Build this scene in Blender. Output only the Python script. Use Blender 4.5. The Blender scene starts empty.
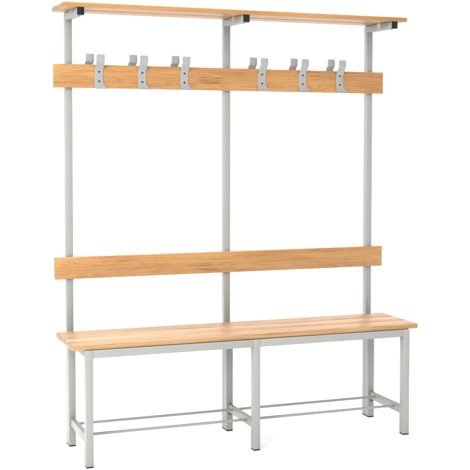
import bpy, bmesh, math
from mathutils import Vector, Matrix

scene = bpy.context.scene
COL = scene.collection

# ------------------------------------------------------------------ materials
class G:
    """small helper to write node graphs"""
    def __init__(self, name):
        self.m = bpy.data.materials.new(name)
        self.m.use_nodes = True
        self.nt = self.m.node_tree
        self.nt.nodes.clear()
        self.out = self.nt.nodes.new('ShaderNodeOutputMaterial')
        self.b = self.nt.nodes.new('ShaderNodeBsdfPrincipled')
        self.nt.links.new(self.b.outputs[0], self.out.inputs['Surface'])
    def n(self, t, **kw):
        nd = self.nt.nodes.new(t)
        for k, v in kw.items():
            setattr(nd, k, v)
        return nd
    def put(self, sock, v):
        if isinstance(v, bpy.types.NodeSocket):
            self.nt.links.new(v, sock)
        else:
            sock.default_value = v
    def math(self, op, a, b=0.0, c=0.0, clamp=False):
        nd = self.n('ShaderNodeMath', operation=op, use_clamp=clamp)
        for i, v in enumerate((a, b, c)):
            self.put(nd.inputs[i], v)
        return nd.outputs[0]
    def vmath(self, op, a, b=(0, 0, 0)):
        nd = self.n('ShaderNodeVectorMath', operation=op)
        self.put(nd.inputs[0], a)
        self.put(nd.inputs[1], b)
        return nd.outputs['Value'] if op in ('LENGTH', 'DISTANCE', 'DOT_PRODUCT') else nd.outputs[0]
    def noise(self, vec, scale=1.0, detail=2.0, rough=0.5, color=False):
        nd = self.n('ShaderNodeTexNoise')
        self.put(nd.inputs['Vector'], vec)
        nd.inputs['Scale'].default_value = scale
        nd.inputs['Detail'].default_value = detail
        nd.inputs['Roughness'].default_value = rough
        return nd.outputs['Color'] if color else nd.outputs['Fac']
    def ramp(self, fac, stops):
        nd = self.n('ShaderNodeValToRGB')
        el = nd.color_ramp.elements
        while len(el) < len(stops):
            el.new(0.5)
        for e, (p, c) in zip(el, stops):
            e.position = p
            e.color = (c[0], c[1], c[2], 1)
        self.put(nd.inputs[0], fac)
        return nd.outputs[0]
    def mix(self, fac, a, b, mode='MIX'):
        nd = self.n('ShaderNodeMix', data_type='RGBA', blend_type=mode)
        self.put(nd.inputs[0], fac)
        for i, v in ((6, a), (7, b)):
            if isinstance(v, bpy.types.NodeSocket):
                self.nt.links.new(v, nd.inputs[i])
            else:
                nd.inputs[i].default_value = (v[0], v[1], v[2], 1)
        return nd.outputs[2]
    def step(self, v, lo, hi):
        nd = self.n('ShaderNodeMapRange', interpolation_type='SMOOTHSTEP')
        self.put(nd.inputs['Value'], v)
        nd.inputs['From Min'].default_value = lo
        nd.inputs['From Max'].default_value = hi
        return nd.outputs[0]


def wood(name, seed, heart=(0.05, 0.09), tone=(1, 1, 1), knots=(), freq=185.0, edge_highlight=None, redden=0.5, scale_patch=1.0, contrast=1.0):
    """varnished beech: growth rings round an axis along X, fibre streaks, pores, knots"""
    g = G(name)
    tc = g.n('ShaderNodeTexCoord')
    obj = tc.outputs['Object']
    P = g.vmath('ADD', obj, (seed * 3.17, 0, 0))
    # slow wander of the rings along the board
    wv = g.vmath('MULTIPLY', P, (1.7, 7.0, 7.0))
    w = g.noise(wv, 1.0, 3, 0.55, color=True)
    w = g.vmath('MULTIPLY', g.vmath('SUBTRACT', w, (0.5, 0.5, 0.5)), (0.0, 0.075, 0.075))
    Q = g.vmath('ADD', obj, w)
    # knots push the rings apart
    kmask = 0.0
    for (kx, ky, kz, kr, amp) in knots:
        d = g.vmath('SUBTRACT', obj, (kx, ky, kz))
        dl = g.vmath('LENGTH', g.vmath('MULTIPLY', d, (0.42, 1, 1)))
        e = g.math('EXPONENT', g.math('MULTIPLY', g.math('POWER', g.math('DIVIDE', dl, kr), 2.0), -1.0))
        sep = g.n('ShaderNodeCombineXYZ')
        kick = g.math('MULTIPLY', e, amp)
        g.put(sep.inputs[1], kick)
        g.put(sep.inputs[2], kick)
        Q = g.vmath('ADD', Q, sep.outputs[0])
        kmask = g.math('MAXIMUM', kmask, e)
    R = g.vmath('LENGTH', g.vmath('MULTIPLY', g.vmath('ADD', Q, (0, heart[0], heart[1])), (0, 1, 1)))
    jit = g.noise(g.vmath('MULTIPLY', P, (9, 110, 110)), 1.0, 3, 0.6)
    ph = g.math('ADD', g.math('MULTIPLY', R, freq), g.math('MULTIPLY', jit, 1.7))
    fr = g.math('FRACT', ph)
    ring = g.math('POWER', fr, 2.2)                     # slow rise, sharp late-wood edge
    ring = g.math('SUBTRACT', ring, g.math('MULTIPLY', g.step(fr, 0.93, 1.0), ring))
    fibre = g.noise(g.vmath('MULTIPLY', P, (9, 330, 330)), 1.0, 4, 0.62)
    streak = g.noise(g.vmath('MULTIPLY', P, (3.2, 130, 130)), 1.0, 3, 0.6)
    patch = g.noise(g.vmath('MULTIPLY', P, (2.2 * scale_patch, 18, 18)), 1.0, 3, 0.5)
    pore = g.step(g.noise(g.vmath('MULTIPLY', P, (70, 900, 900)), 1.0, 2, 0.5), 0.60, 0.72)

    t = tone
    light = (0.352 * t[0], 0.196 * t[1], 0.073 * t[2])
    mid = (0.290 * t[0], 0.141 * t[1], 0.041 * t[2])
    dark = (0.185 * t[0], 0.076 * t[1], 0.018 * t[2])
    v = g.math('ADD', g.math('MULTIPLY', ring, 0.25), g.math('MULTIPLY', streak, 0.80))
    v = g.math('ADD', v, g.math('MULTIPLY', fibre, 0.45))
    v = g.math('ADD', v, g.math('MULTIPLY', patch, 0.60))
    v = g.math('SUBTRACT', v, 0.61)
    v = g.math('ADD', g.math('MULTIPLY', g.math('SUBTRACT', v, 0.44), contrast), 0.44)
    c = g.ramp(v, [(0.22, light), (0.48, mid), (0.80, dark)])
    # rosy patches, as beech has
    c = g.mix(g.math('MULTIPLY', g.step(patch, 0.45, 0.70), redden),
              c, (0.290 * t[0], 0.145 * t[1], 0.066 * t[2]))
    c = g.mix(g.math('MULTIPLY', pore, 0.30), c, (0.12, 0.045, 0.012))
    if knots:
        c = g.mix(g.math('MULTIPLY', g.step(kmask, 0.02, 0.80), g.math('MULTIPLY', g.step(streak, 0.44, 0.58), 0.75)),
                  c, (0.10, 0.036, 0.010))
    if edge_highlight:                                             # bright edge highlight painted into the colour, fading along the plank
        axis, lo, hi, x0, x1, k = edge_highlight
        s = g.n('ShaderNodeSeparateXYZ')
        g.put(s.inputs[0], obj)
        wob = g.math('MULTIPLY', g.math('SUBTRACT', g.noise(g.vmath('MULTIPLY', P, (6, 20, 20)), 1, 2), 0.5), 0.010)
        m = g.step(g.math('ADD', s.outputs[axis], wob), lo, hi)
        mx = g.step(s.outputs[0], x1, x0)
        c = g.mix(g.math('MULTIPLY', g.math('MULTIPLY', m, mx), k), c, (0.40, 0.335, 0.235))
    # end grain soaks up more varnish
    nx = g.n('ShaderNodeSeparateXYZ')
    g.put(nx.inputs[0], tc.outputs['Normal'])
    endg = g.step(g.math('ABSOLUTE', nx.outputs[0]), 0.55, 0.95)
    c = g.mix(g.math('MULTIPLY', endg, 0.62), c, (0.12, 0.072, 0.040))
    g.put(g.b.inputs['Base Color'], c)
    g.put(g.b.inputs['Roughness'], g.math('ADD', 0.30, g.math('MULTIPLY', fibre, 0.16)))
    g.b.inputs['Specular IOR Level'].default_value = 0.5
    bp = g.n('ShaderNodeBump')
    bp.inputs['Strength'].default_value = 0.2
    bp.inputs['Distance'].default_value = 0.0006
    g.put(bp.inputs['Height'], g.math('SUBTRACT', fibre, g.math('MULTIPLY', pore, 0.5)))
    g.nt.links.new(bp.outputs[0], g.b.inputs['Normal'])
    return g.m


def paint(name, col, rough=0.42):
    """powder coat: fine orange peel, a few faint scuffs"""
    g = G(name)
    tc = g.n('ShaderNodeTexCoord')
    o = tc.outputs['Object']
    cloud = g.noise(o, 7.0, 4, 0.6)
    speck = g.step(g.noise(o, 520.0, 2, 0.5), 0.62, 0.78)
    c = g.mix(cloud, [k * 0.95 for k in col], [k * 1.045 for k in col])
    c = g.mix(g.math('MULTIPLY', speck, 0.10), c, [k * 0.6 for k in col])
    g.put(g.b.inputs['Base Color'], c)
    g.put(g.b.inputs['Roughness'], g.math('ADD', rough - 0.06, g.math('MULTIPLY', cloud, 0.12)))
    bp = g.n('ShaderNodeBump')
    bp.inputs['Strength'].default_value = 0.10
    bp.inputs['Distance'].default_value = 0.0004
    g.put(bp.inputs['Height'], g.noise(o, 330.0, 2, 0.5))
    g.nt.links.new(bp.outputs[0], g.b.inputs['Normal'])
    return g.m


def plain(name, col, rough=0.5, metal=0.0, spec=0.5):
    g = G(name)
    tc = g.n('ShaderNodeTexCoord')
    n = g.noise(tc.outputs['Object'], 160.0, 3, 0.6)
    g.put(g.b.inputs['Base Color'], g.mix(n, [k * 0.97 for k in col], [k * 1.03 for k in col]))
    g.put(g.b.inputs['Roughness'], g.math('ADD', rough - 0.05, g.math('MULTIPLY', n, 0.1)))
    g.b.inputs['Metallic'].default_value = metal
    g.b.inputs['Specular IOR Level'].default_value = spec
    return g.m


GREY = paint('light_grey_powder_coat', (0.204, 0.209, 0.198))
HOOKGREY = paint('hook_grey_powder_coat', (0.218, 0.226, 0.222), 0.36)
BLACK = plain('black_plastic', (0.005, 0.005, 0.0055), 0.5, spec=0.22)
STEEL = plain('dark_zinc_screw', (0.10, 0.11, 0.13), 0.35, 0.8)
DARKSTEEL = plain('burnished_hook_screw', (0.035, 0.045, 0.07), 0.3, 0.6)
WHITE = plain('white_studio_floor', (0.89, 0.89, 0.89), 0.9)

# ------------------------------------------------------------------ geometry helpers
ROOT_AT = Vector((0.572, -0.13, 0.0))

root = bpy.data.objects.new('cloakroom_bench', None)
COL.objects.link(root)
root.location = ROOT_AT
root.empty_display_size = 0.2
root['label'] = 'light grey steel cloakroom bench with varnished wooden seat, backrest, coat hook board and top shelf'
root['category'] = 'bench'


def link(name, bm, mat, parent, at, smooth=True):
    me = bpy.data.meshes.new(name)
    bmesh.ops.recalc_face_normals(bm, faces=bm.faces)
    bm.to_mesh(me)
    bm.free()
    me.materials.append(mat)
    if smooth:
        for p in me.polygons:
            p.use_smooth = True
        try:
            me.set_sharp_from_angle(angle=math.radians(50))
        except Exception:
            pass
    o = bpy.data.objects.new(name, me)
    COL.objects.link(o)
    o.parent = parent
    base = ROOT_AT if parent is root else world_at[parent.name]
    world_at[o.name] = Vector(at)
    o.location = Vector(at) - base
    return o


world_at = {'cloakroom_bench': ROOT_AT}


def box_bm(lo, hi, r=0.002, seg=2, only=None):
    """axis-aligned box with rounded edges, in coordinates relative to lo/hi as given"""
    bm = bmesh.new()
    x0, y0, z0 = lo
    x1, y1, z1 = hi
    v = [bm.verts.new(p) for p in ((x0, y0, z0), (x1, y0, z0), (x1, y1, z0), (x0, y1, z0),
                                   (x0, y0, z1), (x1, y0, z1), (x1, y1, z1), (x0, y1, z1))]
    for f in ((0, 3, 2, 1), (4, 5, 6, 7), (0, 1, 5, 4), (1, 2, 6, 5), (2, 3, 7, 6), (3, 0, 4, 7)):
        bm.faces.new([v[i] for i in f])
    if r > 0:
        ed = [e for e in bm.edges if only is None or only(e)]
        bmesh.ops.bevel(bm, geom=ed, offset=r, segments=seg, profile=0.5, affect='EDGES')
    return bm


def box(name, lo, hi, mat, parent=root, r=0.002, seg=2, only=None):
    c = [(a + b) / 2 for a, b in zip(lo, hi)]
    c[2] = lo[2] if hi[2] - lo[2] > 0.2 else c[2]
    bm = box_bm([a - k for a, k in zip(lo, c)], [b - k for b, k in zip(hi, c)], r, seg, only)
    return link(name, bm, mat, parent, c)


def along(axis):
    def f(e):
        d = (e.verts[0].co - e.verts[1].co)
        return abs(d[axis]) > 0.9 * d.length
    return f


def rod(name, p0, p1, rad, mat, parent=root, n=20):
    """round bar along X"""
    c = (Vector(p0) + Vector(p1)) / 2
    h = (Vector(p1) - Vector(p0)).length / 2
    bm = bmesh.new()
    bmesh.ops.create_cone(bm, cap_ends=True, segments=n, radius1=rad, radius2=rad, depth=2 * h,
                          matrix=Matrix.Rotation(math.pi / 2, 4, 'Y'))
    return link(name, bm, mat, parent, c)


def bolt_bm(rad, h, slot=True):
    """domed screw head with a cross recess, axis along -Y, seated at y=0"""
    bm = bmesh.new()
    n = 20
    prof = [(rad, 0.0), (rad, h * 0.35), (rad * 0.86, h * 0.75), (rad * 0.55, h), (rad * 0.30, h)]
    rings = []
    for r, d in prof:
        rings.append([bm.verts.new((r * math.cos(2 * math.pi * i / n), -d, r * math.sin(2 * math.pi * i / n))) for i in range(n)])
    for a, b in zip(rings, rings[1:]):
        for i in range(n):
            bm.faces.new((a[i], a[(i + 1) % n], b[(i + 1) % n], b[i]))
    c = bm.verts.new((0, -h * 0.3, 0))                   # drive recess
    for i in range(n):
        bm.faces.new((rings[-1][i], rings[-1][(i + 1) % n], c))
    return bm

# ------------------------------------------------------------------ measures (metres)
XL, XM, XR = -0.129, 0.5597, 1.2462      # left edge of the three frames
X0, X1 = -0.1806, 1.3194                 # wooden boards
W = 0.029                                # tube width
YF = -0.3199                             # front face of the front legs
DF = 0.0355                              # depth of the front legs
YP0, YP1 = 0.0332, 0.0632                # uprights
ZS = 0.4762                              # seat top
TS = 0.0222
ZR1 = ZS - TS                            # top of the steel under the seat
ZR0 = ZR1 - 0.031
SH_T, SH_B = 1.7920, 1.7732              # top shelf
ARM_B = 1.7424
CAP = 0.0050

frames = (XL, XM, XR)

def tilt(o):
    """the top shelf and its arms rise a little towards the back"""
    pv = Vector((0, -0.195, SH_B)) - ROOT_AT
    R = Matrix.Rotation(math.radians(TILT), 3, 'X')
    d = o.location - pv
    d.x = 0
    e = R @ d
    o.location.y, o.location.z = pv.y + e.y, pv.z + e.z
    o.rotation_euler.x = math.radians(TILT)


TILT = 1.2
for k, x in enumerate(frames):
    # upright, full height
    p = box('upright_post', (x, YP0, CAP), (x + W - 0.001, YP1, ARM_B + 0.014), GREY, r=0.0014)
    box('foot_cap', (x + 0.0006, YP0 + 0.0006, 0.0), (x + W - 0.0016, YP1 - 0.0006, CAP + 0.0002), BLACK, p, r=0.001, seg=1)
    # rear leg, bolted to the upright
    l = box('rear_leg', (x, 0.0, CAP), (x + W, YP0 - 0.0001, ZR1 - 0.0003), GREY, r=0.0014)
    box('foot_cap', (x + 0.0006, 0.0006, 0.0), (x + W - 0.0006, YP0 - 0.0011, CAP + 0.0002), BLACK, l, r=0.001, seg=1)
    link('bolt', bolt_bm(0.0062, 0.0045), STEEL, l, (x + W * 0.56, 0.0002, 0.0765))
    # front leg
    f = box('front_leg', (x, YF, CAP), (x + W, YF + DF, ZR1 - 0.0003), GREY, r=0.0022)
    box('foot_cap', (x + 0.0006, YF + 0.0006, 0.0), (x + W - 0.0006, YF + DF - 0.0006, CAP + 0.0002), BLACK, f, r=0.001, seg=1)
    # cross rails, under the seat and near the floor
    box('seat_cross_rail', (x + 0.0006, YF + DF - 0.0005, ZR0), (x + W - 0.0006, 0.0005, ZR1 - 0.0006), GREY, r=0.002)
    box('low_cross_rail', (x + 0.0062, YF + DF - 0.0005, 0.0850), (x + W - 0.003, 0.0005, 0.1185), GREY, r=0.002)
    # shelf arm with its plastic end cap
    a = box('shelf_arm', (x - 0.0006, -0.1925, ARM_B), (x + W - 0.0004, YP1 + 0.0008, SH_B - 0.0003), GREY, r=0.002)
    box('end_cap', (x - 0.0002, -0.1955, ARM_B + 0.0003), (x + W - 0.0008, -0.1922, SH_B - 0.0006), BLACK, a, r=0.0012, seg=2)
    bm = bolt_bm(0.0048, 0.003)
    bmesh.ops.rotate(bm, verts=bm.verts, cent=(0, 0, 0), matrix=Matrix.Rotation(math.pi / 2, 3, 'X'))
    link('screw', bm, STEEL, a, (x + W * 0.45, -0.170, ARM_B + 0.0002))
    tilt(a)

for xa, xb in ((XL, XM), (XM, XR)):
    box('seat_rail', (xa + W - 0.0004, YF + 0.0006, ZR0), (xb + 0.0004, YF + 0.029, ZR1 - 0.0005), GREY, r=0.002)
    box('seat_rail', (xa + W - 0.0004, 0.002, ZR0), (xb + 0.0004, 0.030, ZR1 - 0.0005), GREY, r=0.002)
    for y in (-0.050, -0.226):
        rod('shoe_rack_rod', (xa + W - 0.0040, y, 0.1065), (xb + 0.0070, y, 0.1065), 0.0058, GREY)

# ------------------------------------------------------------------ wooden boards
def plank(name, y0, y1, z0, z1, mat, r, seg=4):
    return box(name, (X0, y0, z0), (X1, y1, z1), mat, r=r, seg=seg)


for (y0, y1, m) in (
        (-0.0935, 0.0067, wood('beech_seat_rear', 1.3, (0.02, 0.07), (0.86, 0.93, 1.20), redden=0.45, contrast=1.5)),
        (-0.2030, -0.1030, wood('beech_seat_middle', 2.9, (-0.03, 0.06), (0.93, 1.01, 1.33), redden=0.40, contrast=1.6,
                                edge_highlight=(1, -0.037, -0.046, -0.66, -0.10, 0.58))),  # painted highlight on the front edge, strongest at the left end
        (-0.3125, -0.2125, wood('beech_seat_front', 4.1, (0.04, 0.08), (0.90, 0.96, 1.14), redden=0.40, contrast=1.4))):
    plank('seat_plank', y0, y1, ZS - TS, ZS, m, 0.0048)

plank('backrest', 0.0152, YP0 - 0.0004, 0.6894, 0.7798,
      wood('beech_backrest', 6.4, (0.10, 0.03), (0.95, 0.91, 0.82), redden=0.25,
           knots=((-0.095, -0.008, -0.016, 0.017, 0.007), (-0.062, -0.008, -0.024, 0.012, 0.006))), 0.0028, 3)
plank('hook_board', 0.0152, YP0 - 0.0004, 1.4721, 1.5682,
      wood('beech_hook_board', 7.7, (0.10, 0.025), (0.95, 0.90, 0.80), redden=0.25,
           knots=((-0.102, -0.008, -0.008, 0.014, 0.007), (-0.068, -0.008, -0.015, 0.019, 0.006), (-0.047, -0.008, 0.004, 0.009, 0.004))), 0.0028, 3)
tilt(plank('shelf_plank', -0.1980, -0.0870, SH_B, SH_T, wood('beech_shelf_front', 9.2, (0.05, 0.09), (0.87, 0.84, 0.80), redden=0.3), 0.0028, 3))
tilt(plank('shelf_plank', -0.0610, 0.0520, SH_B, SH_T, wood('beech_shelf_rear', 11.6, (0.03, 0.06), (0.85, 0.81, 0.78), redden=0.4), 0.0028, 3))

# ------------------------------------------------------------------ coat hooks
def strip_bm(path, edges, thick):
    """sheet-metal strip: path = [(y, z)], edges = [(xa, xb)] per path point; thick grows behind the face"""
    bm = bmesh.new()
    NT = 8
    rows = []
    for (y, z), (xa, xb) in zip(path, edges):
        rows.append([bm.verts.new((xa + (xb - xa) * t / NT, y, z)) for t in range(NT + 1)])
    for a, b in zip(rows, rows[1:]):
        for t in range(NT):
            bm.faces.new((a[t], a[t + 1], b[t + 1], b[t]))
    bmesh.ops.recalc_face_normals(bm, faces=bm.faces)
    if sum((f.normal.y for f in bm.faces)) > 0:
        bmesh.ops.reverse_faces(bm, faces=bm.faces)
    bmesh.ops.solidify(bm, geom=bm.faces[:], thickness=thick)
    ed = [e for e in bm.edges if len(e.link_faces) == 2 and e.calc_face_angle(0) > math.radians(70)]
    bmesh.ops.bevel(bm, geom=ed, offset=thick * 0.3, segments=2, profile=0.5, affect='EDGES')
    return bm


def smooth_path(ctrl, n=6):
    """Catmull-Rom through control tuples"""
    out = []
    c = [ctrl[0]] + list(ctrl) + [ctrl[-1]]
    for i in range(1, len(c) - 2):
        for k in range(n):
            t = k / n
            p = []
            for j in range(len(c[0])):
                a, b, d, e = c[i - 1][j], c[i][j], c[i + 1][j], c[i + 2][j]
                p.append(0.5 * (2 * b + (d - a) * t + (2 * a - 5 * b + 4 * d - e) * t * t + (3 * b - a - 3 * d + e) * t ** 3))
            out.append(p)
    out.append(list(ctrl[-1]))
    return out


def rounded_tip(pts, r=0.0055, n=6):
    """replace the last point of [y, z, xa, xb] rows by a run with rounded corners"""
    y1, z1, a1, b1 = pts[-1]
    keep = [p for p in pts if p[1] < z1 - r]
    y0 = keep[-1][0]
    for k in range(n + 1):
        th = math.pi / 2 * k / n
        inset = r * (1 - math.cos(th))
        z = z1 - r + r * math.sin(th)
        f = k / n
        keep.append([y0 + (y1 - y0) * f, z, a1 + inset, b1 - inset])
    return keep


HOOK_X = (0.0057, 0.1890, 0.3730, 0.7265, 0.9187, 1.1000)
HW = 0.0175
YB = 0.0152           # face of the board
ZB = 1.4721           # foot of the board


def hook_meshes():
    # front strip: foot kicked forward and out, flat plate, neck leaning forward, upright tip
    F = -0.0024
    ctrl = [
        (F - 0.0095, 0.0005, -HW, HW + 0.0165),
        (F - 0.0065, 0.0065, -HW, HW + 0.0150),
        (F - 0.0030, 0.0140, -HW, HW + 0.0085),
        (F - 0.0006, 0.0215, -HW, HW + 0.0020),
        (F, 0.0290, -HW, HW),
        (F, 0.0480, -HW, HW),
        (F, 0.0690, -HW, HW),
        (F - 0.0020, 0.0770, -HW, HW),
        (F - 0.0140, 0.0930, -HW, HW),
        (F - 0.0250, 0.1075, -HW + 0.0003, HW + 0.0003),
        (F - 0.0285, 0.1160, -HW + 0.0005, HW + 0.0005),
        (F - 0.0275, 0.1395, -HW + 0.0005, HW + 0.0005)]
    pts = rounded_tip(smooth_path(ctrl))
    front = strip_bm([(p[0], p[1]) for p in pts], [(p[2], p[3]) for p in pts], 0.0022)
    # rear strip: behind the board, set off to the left
    B = (YP0 - YB) + 0.0030
    s = -0.0375
    ctrl = [
        (B, 0.040, s - HW - 0.002, s + HW - 0.002),
        (B, 0.070, s - HW - 0.002, s + HW - 0.002),
        (B + 0.002, 0.088, s - HW - 0.002, s + HW - 0.002),
        (B + 0.0005, 0.104, s - HW + 0.001, s + HW + 0.001),
        (B - 0.0060, 0.117, s - HW + 0.004, s + HW + 0.004),
        (B - 0.0062, 0.1450, s - HW + 0.004, s + HW + 0.004)]
    pts = rounded_tip(smooth_path(ctrl))
    rear = strip_bm([(p[0], p[1]) for p in pts], [(p[2], p[3]) for p in pts], 0.0022)
    return front, rear


fb, rb = hook_meshes()
first = link('coat_hook', fb, HOOKGREY, root, (HOOK_X[0], YB, ZB))
prong = link('prong', rb, HOOKGREY, first, (HOOK_X[0], YB, ZB))
sc = [link('screw', bolt_bm(0.0044, 0.0024), DARKSTEEL, first, (HOOK_X[0] + 0.0005, YB - 0.0022, z)) for z in (1.5035, 1.5425)]
first.location.z -= 0.0035
for x, dz in zip(HOOK_X[1:], (0.0005, 0.0015, 0.0055, 0.0065, 0.0075)):
    h = first.copy()
    COL.objects.link(h)
    h.location.x = first.location.x + x - HOOK_X[0]
    h.location.z = first.location.z + dz
    for ch in [prong] + sc:
        c = ch.copy()
        COL.objects.link(c)
        c.parent = h

# ------------------------------------------------------------------ studio: white floor, white surround
bm = bmesh.new()
S = 60.0
N = 24
vs = [[bm.verts.new((-S + 2 * S * i / N, -S + 2 * S * j / N, 0.0)) for j in range(N + 1)] for i in range(N + 1)]
for i in range(N):
    for j in range(N):
        bm.faces.new((vs[i][j], vs[i + 1][j], vs[i + 1][j + 1], vs[i][j + 1]))
me = bpy.data.meshes.new('studio_floor')
bm.to_mesh(me)
bm.free()
me.materials.append(WHITE)
fl = bpy.data.objects.new('studio_floor', me)
COL.objects.link(fl)
fl['kind'] = 'structure'

w = bpy.data.worlds.new('World')
scene.world = w
w.use_nodes = True
bg = w.node_tree.nodes['Background']
bg.inputs['Color'].default_value = (1.0, 1.0, 1.0, 1)
bg.inputs['Strength'].default_value = 1.36


def area(name, at, to, size, power, col=(1, 1, 1)):
    d = bpy.data.lights.new(name, 'AREA')
    d.shape = 'RECTANGLE'
    d.size, d.size_y = size
    d.energy = power
    d.color = col
    o = bpy.data.objects.new(name, d)
    COL.objects.link(o)
    o.location = at
    o.rotation_euler = (Vector(to) - Vector(at)).to_track_quat('-Z', 'Y').to_euler()
    return o


area('softbox_key', (-3.1, -3.1, 2.9), (0.4, -0.1, 1.0), (3.0, 3.0), 310, (1.0, 0.985, 0.96))
area('softbox_overhead', (0.4, 0.2, 4.2), (0.57, -0.1, 0.0), (3.2, 2.4), 300)

# ------------------------------------------------------------------ camera
yaw, pitch, roll = -0.3582, -0.0427, 0.0011
fw = Vector((-math.sin(yaw) * math.cos(pitch), math.cos(yaw) * math.cos(pitch), math.sin(pitch)))
r = Vector((math.cos(yaw), math.sin(yaw), 0))
u = r.cross(fw)
r, u = math.cos(roll) * r + math.sin(roll) * u, -math.sin(roll) * r + math.cos(roll) * u
cam = bpy.data.cameras.new('camera')
co = bpy.data.objects.new('camera', cam)
COL.objects.link(co)
m = Matrix((r, u, -fw)).transposed().to_4x4()
m.translation = Vector((-1.0245, -4.3314, 1.2416))
co.matrix_world = m
cam.sensor_width = 36.0
cam.lens = 1075.97 / 470.0 * 36.0
cam.shift_y = (190.43 - 235.0) / 470.0
cam.clip_start = 0.05
cam.clip_end = 500.0
scene.camera = co

scene.view_settings.view_transform = 'Standard'
scene.view_settings.look = 'None'
scene.view_settings.exposure = 0.0
scene.view_settings.gamma = 1.0
